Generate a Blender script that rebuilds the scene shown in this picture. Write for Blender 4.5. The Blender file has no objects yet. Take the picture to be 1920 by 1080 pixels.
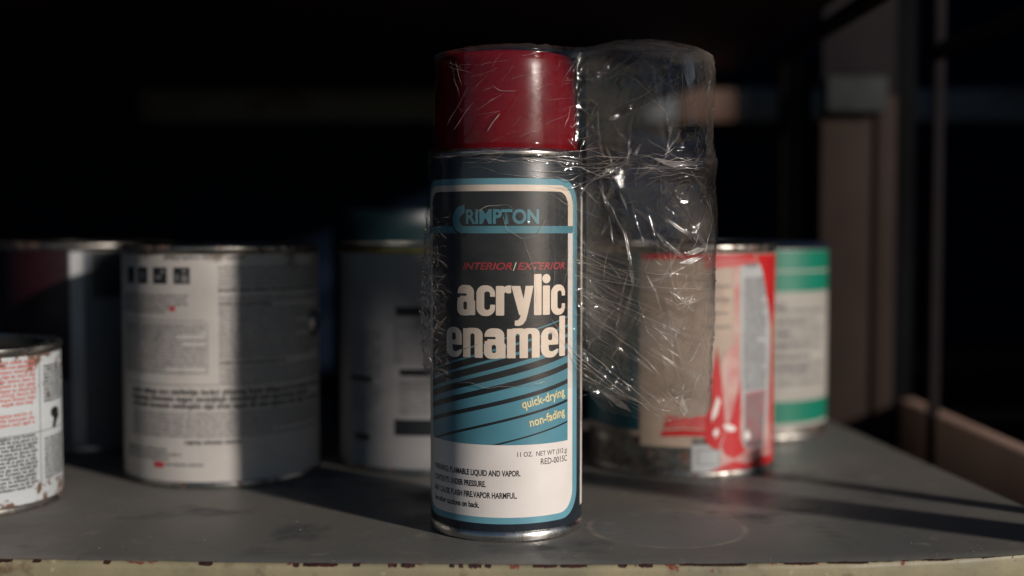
import bpy, bmesh, math, random
import numpy as np
from mathutils import Vector, noise
from mathutils.geometry import tessellate_polygon
random.seed(7); rng = np.random.default_rng(11)
S = bpy.context.scene
COL = S.collection
MM = 0.001
R = math.radians

# ------------------------------------------------------------------ camera, sky, sun, exposure
cd = bpy.data.cameras.new('camera'); cam = bpy.data.objects.new('camera', cd); COL.objects.link(cam)
cam.location = (0, 0, .129); cam.rotation_euler = (R(90 - 2.76), 0, 0)
cd.sensor_width = 36; cd.lens = 36 * 2280 / 1920; cd.clip_start = .01; cd.clip_end = 60
cd.dof.use_dof = True; cd.dof.focus_distance = .500; cd.dof.aperture_fstop = 3.3; cd.dof.aperture_blades = 9
S.camera = cam
SUN_AZ, SUN_EL = R(49), R(17)          # azimuth to the right of the line towards the viewer
to_sun = Vector((math.sin(SUN_AZ) * math.cos(SUN_EL), -math.cos(SUN_AZ) * math.cos(SUN_EL), math.sin(SUN_EL)))
w = bpy.data.worlds.new('World'); S.world = w; w.use_nodes = True
wn = w.node_tree.nodes; bg = wn['Background']
sky = wn.new('ShaderNodeTexSky'); sky.sky_type = 'NISHITA'; sky.sun_disc = False
sky.sun_elevation = SUN_EL; sky.sun_rotation = math.atan2(to_sun.x, to_sun.y)
w.node_tree.links.new(sky.outputs[0], bg.inputs[0]); bg.inputs[1].default_value = .05
sky.ozone_density = 4; sky.dust_density = .3; sky.air_density = 1
sd = bpy.data.lights.new('sun', 'SUN'); sun = bpy.data.objects.new('sun', sd); COL.objects.link(sun)
sd.energy = 5.0; sd.angle = R(2.6); sd.color = (1, .92, .85)
sun.rotation_euler = to_sun.to_track_quat('Z', 'Y').to_euler(); sun.location = to_sun * 3
S.view_settings.view_transform = 'Standard'; S.view_settings.look = 'None'
S.view_settings.exposure = -0.45; S.view_settings.gamma = 1

# ------------------------------------------------------------------ material helper
def srgb(r, g, b):
    return tuple(((v / 255) / 12.92 if v / 255 <= .04045 else ((v / 255 + .055) / 1.055) ** 2.4) for v in (r, g, b))
def M(name, c, c2=None, scale=60, rough=.5, metal=0, bump=0, bscale=None, spots=(), rvar=.1, spec=.5, detail=6):
    """principled, colour c..c2 by noise; spots = [(colour, noise scale, threshold, softness, z0, z1, zgain)]"""
    m = bpy.data.materials.new(name); m.use_nodes = True; nt = m.node_tree; N = nt.nodes; L = nt.links
    p = N['Principled BSDF']; tc = N.new('ShaderNodeTexCoord')
    def nz(sc, det=detail, vec=None):
        n = N.new('ShaderNodeTexNoise'); n.inputs['Scale'].default_value = sc; n.inputs['Detail'].default_value = det
        n.inputs['Roughness'].default_value = .6; L.new(vec or tc.outputs['Object'], n.inputs['Vector']); return n.outputs[0]
    def mth(op, a, b=None, clamp=False):
        n = N.new('ShaderNodeMath'); n.operation = op; n.use_clamp = clamp
        for i, v in enumerate((a, b)):
            if v is None: continue
            if isinstance(v, (int, float)): n.inputs[i].default_value = v
            else: L.new(v, n.inputs[i])
        return n.outputs[0]
    def mix(f, a, b):
        n = N.new('ShaderNodeMix'); n.data_type = 'RGBA'; L.new(f, n.inputs[0])
        for i, v in ((6, a), (7, b)):
            if isinstance(v, tuple): n.inputs[i].default_value = (*v, 1)
            else: L.new(v, n.inputs[i])
        return n.outputs[2]
    def rmp(x, lo, hi):
        n = N.new('ShaderNodeMapRange'); n.inputs[1].default_value = lo; n.inputs[2].default_value = hi; L.new(x, n.inputs[0]); return n.outputs[0]
    n1 = nz(scale)
    col = mix(rmp(n1, .35, .65), c, c2 or tuple(v * .85 for v in c))
    sep = N.new('ShaderNodeSeparateXYZ'); L.new(tc.outputs['Object'], sep.inputs[0])
    rgh = mth('ADD', mth('MULTIPLY', rmp(nz(scale * 2.3), .3, .7), rvar), rough - rvar / 2, True)
    met = None
    for (sc_, ns, thr, soft, z0, z1, gain) in spots:
        f = nz(ns, 8)
        if gain: f = mth('ADD', f, mth('MULTIPLY', rmp(sep.outputs[2], z0, z1), gain))
        f = rmp(f, thr, thr + soft); col = mix(f, col, sc_)
        rgh = mth('ADD', rgh, mth('MULTIPLY', f, .3), True)
        met = mth('MULTIPLY', f, -metal)
    L.new(col, p.inputs['Base Color']); L.new(rgh, p.inputs['Roughness'])
    p.inputs['Metallic'].default_value = metal
    if met is not None and metal: L.new(mth('ADD', met, metal, True), p.inputs['Metallic'])
    p.inputs['Specular IOR Level'].default_value = spec
    if bump:
        b = N.new('ShaderNodeBump'); b.inputs['Strength'].default_value = bump; b.inputs['Distance'].default_value = .0004
        L.new(nz(bscale or scale * 3), b.inputs['Height']); L.new(b.outputs[0], p.inputs['Normal'])
    m['h'] = 1
    return m
RUST = (.09, .03, .014)
m_navy = M('navy enamel', (.010, .016, .024), (.016, .022, .030), 90, .38, bump=.05, spots=[((.10, .10, .10), 420, .74, .03, 0, 1, 0)])
m_black = M('black print', (.010, .012, .016), (.018, .019, .022), 70, .42)
m_teal = M('teal print', (.085, .25, .315), (.070, .215, .275), 40, .42, spots=[((.25, .38, .42), 500, .75, .03, 0, 1, 0)])
m_blue = M('light blue print', (.13, .32, .39), (.11, .28, .35), 110, .42)
m_cream = M('cream print', (.78, .66, .55), (.72, .60, .49), 90, .45)
m_white = M('off white print', (.74, .69, .65), (.68, .63, .59), 60, .45, spots=[((.45, .38, .32), 350, .73, .05, 0, 1, 0)])
m_yel = M('pale yellow print', (.72, .60, .30), (.62, .52, .26), 300, .45)
m_redp = M('red print', (.42, .03, .035), (.34, .02, .03), 200, .45)
m_ink = M('black ink', (.010, .012, .014), None, 200, .5)
m_brand = M('dark teal print', (.07, .22, .27), (.06, .19, .24), 160, .45)
m_cap = M('red plastic cap', (.15, .0012, .004), (.11, .001, .003), 40, .26, bump=.10, bscale=300, rvar=.16, spec=.2)
m_tin = M('bare tinplate', (.62, .60, .57), (.50, .48, .45), 150, .28, 1, bump=.1, bscale=900)
m_tin_old = M('tarnished tinplate', (.42, .40, .37), (.25, .23, .20), 120, .36, 1, bump=.2, bscale=500, spots=[(RUST, 180, .56, .06, 0, 1, 0)])
m_lid = M('dark painted lid', (.025, .03, .03), (.05, .05, .045), 90, .4, .6, bump=.2, bscale=400)

# ------------------------------------------------------------------ object helpers
def obj(name, verts, faces, mat, parent=None, smooth=True, angle=35):
    me = bpy.data.meshes.new(name); me.from_pydata([tuple(v) for v in verts], [], faces); me.validate(); me.update()
    if mat: me.materials.append(mat)
    if smooth:
        me.shade_smooth()
        if angle: me.set_sharp_from_angle(angle=R(angle))
    o = bpy.data.objects.new(name, me); COL.objects.link(o); o.parent = parent
    return o
def thing(name, label, cat, loc=(0, 0, 0), rz=0, group=None):
    o = bpy.data.objects.new(name, None); COL.objects.link(o); o.empty_display_size = .02
    o.location = loc; o.rotation_euler = (0, 0, rz); o['label'] = label; o['category'] = cat
    if group: o['group'] = group
    return o
def lathe(prof, seg=192):
    V, F = [], []
    for i in range(seg):
        a = 2 * math.pi * i / seg; s, c = math.sin(a), math.cos(a)
        for r, z in prof: V.append((r * s * MM, -r * c * MM, z * MM))
    n = len(prof)
    for i in range(seg):
        j = (i + 1) % seg
        for k in range(n - 1): F.append((i * n + k, j * n + k, j * n + k + 1, i * n + k + 1))
    return V, F
def box(x0, x1, y0, y1, z0, z1, bev=1.0):
    bm = bmesh.new(); bmesh.ops.create_cube(bm, size=1)
    for v in bm.verts: v.co = Vector(((x0 + x1) / 2 + v.co.x * (x1 - x0), (y0 + y1) / 2 + v.co.y * (y1 - y0), (z0 + z1) / 2 + v.co.z * (z1 - z0))) * MM
    if bev: bmesh.ops.bevel(bm, geom=bm.edges[:], offset=bev * MM, segments=2, affect='EDGES', profile=.6)
    V = [v.co.copy() for v in bm.verts]; F = [[v.index for v in f.verts] for f in bm.faces]; bm.free(); return V, F

# flat print in mm (u along the girth, z up), wrapped on a cylinder of radius r
def split_u(bm, step):
    us = [v.co.x for v in bm.verts]
    if not us: return
    u = math.floor(min(us) / step) * step + step
    while u < max(us):
        bmesh.ops.bisect_plane(bm, geom=bm.verts[:] + bm.edges[:] + bm.faces[:], plane_co=(u, 0, 0), plane_no=(1, 0, 0), dist=1e-5); u += step
def wrap(name, bm, r, mat, parent, step=1.5, u0=0):
    split_u(bm, step)
    bm.verts.index_update()
    V = []
    for v in bm.verts:
        t = (v.co.x + u0) / r; rr = r + v.co.z
        V.append((rr * math.sin(t) * MM, -rr * math.cos(t) * MM, v.co.y * MM))
    F = []
    for f in bm.faces:
        idx = [v.index for v in f.verts]
        if f.normal.z < 0: idx.reverse()
        F.append(idx)
    bm.free()
    return obj(name, V, F, mat, parent, True, 0)
def poly_bm(polys, lift=0):
    bm = bmesh.new()
    for k, p in enumerate(polys):
        vs = [bm.verts.new((x, z, lift)) for x, z in p]
        if len(vs) <= 4: bm.faces.new(vs)
        else:
            for t in tessellate_polygon([[Vector((x, z, 0)) for x, z in p]]):
                try: bm.faces.new([vs[i] for i in t])
                except ValueError: pass
    bm.normal_update(); return bm
def rrect(x0, x1, z0, z1, r=0, corners=(1, 1, 1, 1), n=8):
    if not r: return [(x0, z0), (x1, z0), (x1, z1), (x0, z1)]
    P = []
    for (cx, cz, a0, on) in ((x0 + r, z0 + r, 180, corners[0]), (x1 - r, z0 + r, 270, corners[1]), (x1 - r, z1 - r, 0, corners[2]), (x0 + r, z1 - r, 90, corners[3])):
        if on: P += [(cx + r * math.cos(R(a0 + 90 * i / n)), cz + r * math.sin(R(a0 + 90 * i / n))) for i in range(n + 1)]
        else: P.append((cx + (r if a0 in (270, 0) else -r), cz + (r if a0 in (0, 90) else -r)))
    return P
def text_bm(s, width=None, height=None, off=0, shear=0, space=1.0, anchor='l', x=0, z=0, rot=0, sx=1.0):
    """text in the built-in font; height = cap height in mm; width = total width in mm"""
    cu = bpy.data.curves.new('t', 'FONT'); cu.body = s; cu.size = 1; cu.offset = off; cu.shear = shear; cu.space_character = space
    cu.fill_mode = 'FRONT'; cu.resolution_u = 4
    o = bpy.data.objects.new('t', cu); COL.objects.link(o)
    dg = bpy.context.evaluated_depsgraph_get(); me = bpy.data.meshes.new_from_object(o.evaluated_get(dg))
    bm = bmesh.new(); bm.from_mesh(me); bpy.data.objects.remove(o); bpy.data.curves.remove(cu); bpy.data.meshes.remove(me)
    xs = [v.co.x for v in bm.verts]; x0, x1 = min(xs), max(xs)
    kz = (height or 3) / .70; kx = (width / (x1 - x0)) if width else kz * sx
    W = (x1 - x0) * kx; dx = {'l': 0, 'r': -W, 'c': -W / 2}[anchor]
    c, sn = math.cos(rot), math.sin(rot)
    for v in bm.verts:
        a = (v.co.x - x0) * kx + dx; b = v.co.y * kz
        v.co = Vector((x + a * c - b * sn, z + a * sn + b * c, 0))
    return bm
def join_bm(bms):
    out = bmesh.new()
    for b in bms:
        me = bpy.data.meshes.new('j'); b.to_mesh(me); out.from_mesh(me); bpy.data.meshes.remove(me); b.free()
    out.normal_update(); return out

# heavy rounded lower-case lettering of the product title, as contours of distance fields
def sd_rbox(X, Y, x0, x1, y0, y1, r):
    cx, cy, hx, hy = (x0 + x1) / 2, (y0 + y1) / 2, (x1 - x0) / 2, (y1 - y0) / 2
    qx, qy = np.abs(X - cx) - hx + r, np.abs(Y - cy) - hy + r
    return np.hypot(np.maximum(qx, 0), np.maximum(qy, 0)) + np.minimum(np.maximum(qx, qy), 0) - r
def sd_poly(X, Y, P):
    d = np.full(X.shape, 1e9); s = np.ones(X.shape)
    for i in range(len(P)):
        (ax, ay), (bx, by) = P[i], P[i - 1]
        ex, ey = bx - ax, by - ay; wx, wy = X - ax, Y - ay
        t = np.clip((wx * ex + wy * ey) / (ex * ex + ey * ey), 0, 1)
        d = np.minimum(d, np.hypot(wx - ex * t, wy - ey * t))
        c1 = Y >= ay; c2 = Y < by; c3 = ex * wy > ey * wx
        s = np.where((c1 & c2 & c3) | (~c1 & ~c2 & ~c3), -s, s)
    return d * s
mn, mx = np.minimum, np.maximum
def glyph(ch, X, Y):
    B = lambda *a: sd_rbox(X, Y, *a)
    if ch == 'l': return B(0, .27, 0, 1.40, .03), .27
    if ch == 'i': return mn(B(0, .27, 0, 1, .03), np.hypot(X - .135, Y - 1.24) - .155), .27
    if ch == 'n':
        a = mx(mx(B(.02, .70, -.6, 1.02, .24), -B(.27, .43, -.6, .84, .08)), -Y); return mn(a, B(0, .27, 0, 1, .03)), .70
    if ch == 'm':
        a = mx(mx(B(.02, .68, -.6, 1.02, .22), -B(.27, .41, -.6, .84, .07)), -Y)
        b = mx(mx(B(.45, 1.09, -.6, 1.02, .22), -B(.68, .82, -.6, .84, .07)), -Y)
        return mn(mn(a, b), B(0, .27, 0, 1, .03)), 1.09
    if ch == 'a':
        o = mn(B(.02, .66, .30, 1.02, .25), B(0, .62, -.02, .62, .22)); o = mn(o, B(.40, .70, 0, .5, .03))
        o = mx(o, -B(-.3, .39, .645, .735, .04)); o = mx(o, -B(-.3, .12, .58, .735, .04)); return mx(o, -B(.25, .40, .17, .46, .07)), .70
    if ch == 'c':
        o = B(0, .64, -.02, 1.02, .29); o = mx(o, -B(.27, .48, .18, .82, .10)); return mx(o, -B(.38, .9, .36, .64, .03)), .62
    if ch == 'e':
        o = B(0, .68, -.02, 1.02, .30); o = mx(o, -B(.26, .43, .57, .84, .08)); return mx(o, -sd_poly(X, Y, [(.27, .42), (.9, .42), (.9, .24), (.62, .26), (.42, .17), (.30, .22)])), .68
    if ch == 'r':
        a = sd_poly(X, Y, [(.2, .60), (.30, .80), (.40, .75), (.50, .77), (.50, 1.02), (.40, 1.02), (.30, .98), (.22, .86)]); return mn(a, B(0, .27, 0, 1, .03)), .48
    if ch == 'y':
        a = sd_poly(X, Y, [(-.02, 1), (.27, 1), (.42, .42), (.38, -.02), (.24, .02)])
        b = sd_poly(X, Y, [(.46, 1), (.73, 1), (.52, .02), (.46, -.18), (.36, -.31), (.22, -.36), (.09, -.34), (.10, -.18), (.20, -.17), (.27, -.08), (.33, .12)])
        return mn(a, b), .70
def title_bm(word, x, z, width, xh, gap=.055):
    ws = [glyph(c, np.zeros((1, 1)), np.zeros((1, 1)))[1] for c in word]
    tot = sum(ws) + gap * (len(word) - 1); kx = width / tot; h = .018; out = bmesh.new(); cur = 0
    for c, wd in zip(word, ws):
        xs = np.arange(-.08, wd + .12, h); ys = np.arange(-.42, 1.46, h); X, Y = np.meshgrid(xs, ys); D = glyph(c, X, Y)[0] - .004
        nr, nc = D.shape; vid = {}
        def pt(i, j): 
            k = (i, j)
            if k not in vid: vid[k] = out.verts.new((x + (cur + xs[j]) * kx, z + ys[i] * xh, 0))
            return vid[k]
        def ed(i, j, i2, j2):
            k = ((i, j), (i2, j2)) if (i, j) < (i2, j2) else ((i2, j2), (i, j))
            if k not in vid:
                (a, b), (c_, d_) = k; t = D[a, b] / (D[a, b] - D[c_, d_]); t = min(max(t, .02), .98)
                px = xs[b] + (xs[d_] - xs[b]) * t; py = ys[a] + (ys[c_] - ys[a]) * t
                vid[k] = out.verts.new((x + (cur + px) * kx, z + py * xh, 0))
            return vid[k]
        ins = D < 0
        for i in range(nr - 1):
            j = 0
            while j < nc - 1:
                q = [(i, j), (i, j + 1), (i + 1, j + 1), (i + 1, j)]; fl = [ins[a] for a in q]
                if all(fl):
                    j2 = j
                    while j2 < nc - 1 and j2 - j < 4 and ins[i, j2 + 1] and ins[i + 1, j2 + 1]: j2 += 1
                    # keep every grid vertex on the run so that neighbours share edges
                    out.faces.new([pt(i, t) for t in range(j, j2 + 1)] + [pt(i + 1, t) for t in range(j2, j - 1, -1)]); j = j2; continue
                if any(fl):
                    P = []
                    for a in range(4):
                        b = (a + 1) % 4
                        if fl[a]: P.append(pt(*q[a]))
                        if fl[a] != fl[b]: P.append(ed(*q[a], *q[b]))
                    if len(P) > 2:
                        try: out.faces.new(P)
                        except ValueError: pass
                j += 1
        cur += wd + gap
    out.normal_update(); return out

# small print too soft to read in the photograph: rows of word-like strokes
def small_print(blocks, seed):
    """blocks: (u0, u1, z_top, z_bottom, pitch, xheight, boldness 0..1)"""
    rd = random.Random(seed); V = []
    for (a, b, zt, zb, pitch, xh, bold) in blocks:
        z = zt - pitch * .7
        while z > zb:
            u = a; end = b if rd.random() > .25 else b - rd.random() * (b - a) * .4
            while u < end - xh:
                for k in range(rd.randint(2, 9)):
                    lw = xh * rd.choice((.35, .6, .6, .7)); 
                    if u + lw > end: break
                    t = xh * (1.35 if rd.random() < .25 else 1); zz = z - (xh * .3 if rd.random() < .12 else 0)
                    st = xh * (.16 + .18 * bold)
                    V.append((u, u + st, zz, z + t))
                    if lw > xh * .4:
                        V.append((u + lw - st, u + lw, zz, z + xh * .95)); V.append((u + st, u + lw - st, z + xh * .95 - st, z + xh * .95))
                        if rd.random() < .5: V.append((u + st, u + lw - st, z, z + st))
                    u += lw + xh * .22
                u += xh * .5
            z -= pitch
    bm = bmesh.new()
    for (x0, x1, z0, z1) in V:
        bm.faces.new([bm.verts.new((x, z, 0)) for x, z in ((x0, z0), (x1, z0), (x1, z1), (x0, z1))])
    bm.normal_update(); return bm
def wrap_nosplit(name, bm, r, mat, parent):
    o = wrap(name, bm, r, mat, parent, 1e6); o['kind'] = 'stuff'; return o

# ------------------------------------------------------------------ rack, shelf, walls
m_shelf = M('dark grey shelf paint', (.112, .120, .116), (.165, .146, .122), 5, .50, bump=.35, bscale=260, rvar=.25,
            spots=[((.19, .17, .145), 60, .60, .12, 0, 1, 0), ((.045, .047, .05), 16, .55, .14, 0, 1, 0), ((.30, .27, .23), 700, .72, .03, 0, 1, 0), ((.13, .115, .095), 7, .54, .16, 0, 1, 0)])
nt = m_shelf.node_tree; N = nt.nodes; L = nt.links; P0 = N['Principled BSDF']      # ring left by a can, and fine scratches
tc = N.new('ShaderNodeTexCoord')
def vm(op, a, b=None, val=None):
    n = N.new('ShaderNodeVectorMath'); n.operation = op; L.new(a, n.inputs[0])
    if b is not None: n.inputs[1].default_value = b
    return n.outputs[1 if op == 'LENGTH' else 0]
nz = N.new('ShaderNodeTexNoise'); nz.inputs['Scale'].default_value = 45; L.new(tc.outputs['Object'], nz.inputs[0])
d = vm('LENGTH', vm('MULTIPLY', vm('SUBTRACT', tc.outputs['Object'], (.067, .521, 0)), (1, 1, 0)))
def mathn(op, a, b):
    n = N.new('ShaderNodeMath'); n.operation = op
    for i, v in enumerate((a, b)):
        if isinstance(v, float): n.inputs[i].default_value = v
        else: L.new(v, n.inputs[i])
    return n.outputs[0]
ringd = mathn('ABSOLUTE', mathn('SUBTRACT', d, .0335), 0.)
mr = N.new('ShaderNodeMapRange'); mr.inputs[1].default_value = .0020; mr.inputs[2].default_value = .0002; L.new(ringd, mr.inputs[0])
nb = N.new('ShaderNodeMapRange'); nb.inputs[1].default_value = .42; nb.inputs[2].default_value = .62; L.new(nz.outputs[0], nb.inputs[0])
rm = mathn('MULTIPLY', mathn('MULTIPLY', mr.outputs[0], nb.outputs[0]), .7)
inn = N.new('ShaderNodeMapRange'); inn.inputs[1].default_value = .0345; inn.inputs[2].default_value = .032; L.new(d, inn.inputs[0])
def mixc(f, a, b):
    n = N.new('ShaderNodeMix'); n.data_type = 'RGBA'; L.new(f, n.inputs[0]); L.new(a, n.inputs[6]); n.inputs[7].default_value = (*b, 1); return n.outputs[2]
old = P0.inputs['Base Color'].links[0].from_socket
L.new(mixc(rm, mixc(mathn('MULTIPLY', inn.outputs[0], .45), old, (.150, .160, .160)), (.30, .26, .21)), P0.inputs['Base Color'])
m_edge = M('chipped cream paint', (.32, .275, .165), (.20, .18, .115), 30, .55, bump=.4, bscale=240,
           spots=[((.13, .085, .05), 48, .60, .10, 0, 1, 0), ((.52, .42, .28), 90, .64, .08, 0, 1, 0), ((.17, .045, .030), 120, .70, .03, -.004, .0, .16), (RUST, 260, .68, .03, 0, 1, 0)])
m_chip = M('dark red chipped paint', (.055, .013, .011), (.022, .010, .008), 200, .55, bump=.4)
m_brown = M('brown painted board', (.026, .014, .010), (.018, .010, .007), 14, .8, spec=.25, bump=.2, bscale=120)
m_lowrail = M('brown painted rail', (.42, .27, .21), (.34, .22, .17), 14, .6, bump=.2, bscale=120)
m_umber = M('umber post and shaded board', (.012, .009, .010), (.008, .006, .008), 14, .85, spec=.15)  # post colour, also the panel top darkened as if in shade
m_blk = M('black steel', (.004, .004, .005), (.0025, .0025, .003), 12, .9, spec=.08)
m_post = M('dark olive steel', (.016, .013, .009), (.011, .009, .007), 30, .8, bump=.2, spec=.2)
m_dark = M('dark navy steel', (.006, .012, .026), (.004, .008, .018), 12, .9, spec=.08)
m_rail = M('grey steel rail', (.085, .10, .11), (.06, .07, .08), 20, .6, spots=[((.05, .04, .035), 9, .52, .1, 0, 1, 0)])
m_red = M('dark red painted steel', (.05, .004, .004), (.03, .003, .003), 20, .6)

def structure(name, vf, mat):
    o = obj(name, *vf, mat, None, False); o['kind'] = 'structure'; return o
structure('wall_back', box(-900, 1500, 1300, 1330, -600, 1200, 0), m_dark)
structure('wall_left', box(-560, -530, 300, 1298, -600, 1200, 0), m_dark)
structure('sun_blocker_right', box(640, 670, 640, 1298, -600, 1200, 0), m_dark)  # unseen wall added to keep the sun off the deep background
rack = thing('steel_rack', 'dark grey shelf rack with a chipped cream front edge under the tins', 'shelving rack')
# shelf board: top sheet with a slightly bowed front edge
edge = [(-520, 478), (-330, 476), (-201, 472), (-95, 466.5), (0, 464), (70, 465.5), (133, 469.3), (178, 476.5), (207, 484.5), (228, 492)]
xs = np.linspace(-520, 228, 640); ye = np.interp(xs, [e[0] for e in edge], [e[1] for e in edge])
V, F = [], []
sidex = lambda y: 246.5 - (y - 480) * .094
for i, (x, y) in enumerate(zip(xs, ye)):
    jag = .35 * noise.noise(Vector((x * .35, 1, 0))) + .25 * noise.noise(Vector((x * 1.4, 3, 0))) + (.5 if noise.noise(Vector((x * .12, 7, 0))) > .25 else 0)
    y0 = y + jag
    for j, yy in enumerate([y0, y0 + 1.2, y0 + 8] + list(np.linspace(y0 + 20, 920, 14))):
        t = (x + 520) / 748; xx = -520 + t * (sidex(yy) + 520)
        V.append((xx * MM, yy * MM, 0 if j else -.00035))
n = 17
for i in range(len(xs) - 1):
    for j in range(n - 1): F.append((i * n + j, (i + 1) * n + j, (i + 1) * n + j + 1, i * n + j + 1))
# right side thickness
obj('shelf_board', V, F, m_shelf, rack)
# front edge: cream, a little behind and below the torn paint of the top
V, F = [], []
prof = [(9, -.5), (1.2, -.5), (.0, -.9), (-.9, -1.8), (-1.1, -3.2), (-1.0, -22), (.6, -23)]
for i, (x, y) in enumerate(zip(xs, ye)):
    for (a, b) in prof: V.append(((x if x < 227 else 246) * MM, (y + a) * MM, b * MM))
n = len(prof)
for i in range(len(xs) - 1):
    for j in range(n - 1): F.append((i * n + j, i * n + j + 1, (i + 1) * n + j + 1, (i + 1) * n + j))
obj('front_edge', V, F, m_edge, rack, True, 60)
# flakes of dark red paint along the front edge
rd = random.Random(5)
def flake(x, wd, ht):
    y = float(np.interp(x, xs, ye)); k = max(6, int(wd / .5)); V, F = [], []
    for i in range(k + 1):
        xx = x - wd / 2 + wd * i / k; e = abs(math.sin(math.pi * i / k)) ** .35
        h = ht * (.25 + 1.1 * abs(noise.noise(Vector((xx * .9, ht * 7, 2)))) + .9 * abs(noise.noise(Vector((xx * 2.7, 5, ht)))) * 1.2) * e
        tilt = .25 * noise.noise(Vector((xx * 1.3, 9, 0)))
        V += [(xx, y + .5 + tilt, -.28), (xx, y - .25 * e, -.55 - .1 * e), (xx + tilt, y - .95, -1.0 - h)]
    for i in range(k):
        for j in (0, 1): F.append((i * 3 + j, i * 3 + j + 1, i * 3 + j + 4, i * 3 + j + 3))
    return [tuple(c * MM for c in v) for v in V], F
chips = [(-203, 14, .5), (-186, 3, .4), (-158, 2.5, .9), (-119, 5, .9), (-83.5, 2, 2.0), (-74, 13, .7), (-60, 2.5, .4), (-46, 3, 2.0), (-40, 5, 1.1), (-23, 1.5, .5), (-19.5, 1.2, .8), (-14, 4.5, 1.5), (-9, 2, .5), (13, 9, .5), (24, 10, .5), (43, 3, .7), (52, 5, .9), (78, 26, .3), (112, 12, .35), (131, 16, .25), (163, 22, .4), (187, 10, .9), (200, 14, .4)]
for (x, wd, ht) in chips:
    obj('paint_flake', *flake(x, wd, ht), m_chip, rack, True, 0)
# posts, rails, panels of the rack (right side plane near x = 285)
def part(name, vf, mat, label=None):
    o = obj(name, *vf, mat, rack, True, 30)
    if label: o['label'] = label
    return o
part('side_rail', box(283, 296, 380, 1190, -40, 5, 1.5), m_lowrail, 'low brown side rail beside the shelf')
part('top_rail', box(280, 292, 460, 807, 244, 252, 1), m_post)
part('post', box(279, 286, 808, 814, -60, 420, 1), m_umber)
part('back_board', box(276.5, 292, 884, 887, -90, 420, .5), m_blk)
part('side_panel', box(223, 276, 880, 883, -90, 225, .5), m_brown, 'brown side panel behind the green tin')
part('side_panel', box(223, 276, 880, 883, 225.5, 420, .5), m_umber)  # upper panel in a darker copy: its fade into shade is coloured in
part('panel_fold', box(262, 276, 877, 879.8, -90, 225, 1), m_brown)
part('post', box(199, 217, 900, 918, -6, 257, 1.5), m_post)
part('post', box(217.5, 222, 903, 921, -6, 257, 1), m_blk)
part('back_rail', box(223, 267, 868, 876, 212, 238, 3), M('dim grey rail', (.026, .029, .029), (.016, .018, .018), 30, .75, spec=.2))
part('top_rail', box(190, 200, 500, 899, 250, 257, 1), m_post)
part('upper_shelf', box(-520, 156, 500, 1057, 262, 272, 1), m_red)
part('upper_shelf', box(156.5, 188, 500, 1036, 262, 272, 1), m_red)
part('back_rail', box(-318, 140, 1040, 1052, 220, 249, 4), m_rail)
part('back_rail', box(140.5, 192, 1040, 1052, 220, 249, 4), M('orange brown sun patch on rail', (.13, .065, .04), (.09, .05, .03), 20, .6), 'stretch of the back rail coloured orange brown as sunlit')  # sunlit patch of the rail put in as orange brown colour
part('back_rail', box(192.5, 560, 1040, 1052, 220, 249, 4), m_rail)
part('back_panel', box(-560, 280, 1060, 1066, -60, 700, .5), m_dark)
part('post', box(-66, -52, 1000, 1012, -6, 200, 1), m_dark)
def brace(x0, x1, yc, wd, lean, z0=-60, z1=420):
    V, F = box(x0, x1, yc - wd / 2, yc + wd / 2, z0, z1, 1)
    V = [Vector((v.x, v.y - lean * v.z, v.z)) for v in V]; return V, F
part('brace', brace(300, 307, 498, 14, .145, z1=86), m_post)
part('brace', brace(300, 320, 452, 28, .54), m_post)
for (x, y0, y1) in ((470, 1150, 1180),):
    part('cross_rail', box(300, 640, y0, y1, -10, 14, 3), m_brown)
    part('cross_rail', box(300, 640, 1000, 1020, -32, -20, 3), m_brown)

# grit and paint crumbs lying on the shelf
rg = random.Random(9); V, F = [], []
for k in range(420):
    x = rg.uniform(-230, 235); y = rg.uniform(470, 700) if k % 3 else rg.uniform(468, 500); q = rg.choice((.12, .18, .25, .45)) * rg.uniform(.6, 1.2)
    y = max(y, float(np.interp(x, xs, ye)) + 1.5); b = len(V); a0 = rg.uniform(0, 6.28)
    for c in range(4): V.append(((x + q * rg.uniform(.6, 1.2) * math.cos(a0 + c * 1.57)) * MM, (y + q * rg.uniform(.6, 1.2) * math.sin(a0 + c * 1.57)) * MM, .01 * MM))
    V.append((x * MM, y * MM, q * rg.uniform(.4, .8) * MM))
    for c in range(4): F.append((b + c, b + (c + 1) % 4, b + 4))
g = obj('grit', V, F, M('pale grit', (.34, .30, .25), (.12, .10, .08), 300, .8), None, False)
g['kind'] = 'stuff'; g['label'] = 'fine pale grit and paint crumbs scattered over the grey shelf'; g['category'] = 'grit'

# ------------------------------------------------------------------ spray can
can = thing('spray_can', 'red capped aerosol can with a teal and black label reading acrylic enamel', 'spray can', (-2.5 * MM, 528.4 * MM, 0))
obj('base_rim', *lathe([(0, 3.0), (29.5, 3.0), (30.6, 1.2), (31.4, .2), (32.4, .05), (33.1, .6), (33.25, 1.6), (33.2, 2.8), (32.8, 3.9), (32.4, 4.4)], 256), m_tin, can)
lab = obj('label', *lathe([(32.4, 4.35), (32.85, 4.6), (33.0, 5.2), (33.0, 157.6), (32.7, 158.4), (32.0, 158.9)], 256), m_navy, can)
obj('top_rim', *lathe([(31.9, 158.8), (32.6, 159.0), (32.9, 159.8), (32.8, 160.9), (32.2, 161.5), (31.5, 161.7), (30.8, 162.6), (29, 164)], 256), m_tin, can)
obj('cap', *lathe([(30.0, 161.5), (30.9, 161.6), (31.05, 162.4), (31.0, 170), (30.75, 185), (30.3, 195), (30.0, 198.6), (29.4, 200.8), (28.0, 202.1), (26, 202.6), (24.5, 202.4), (24, 201.4), (23.6, 199.6), (22, 199.0), (12, 199.3), (0, 199.6)], 256), m_cap, can)
r0 = 33.0
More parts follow.
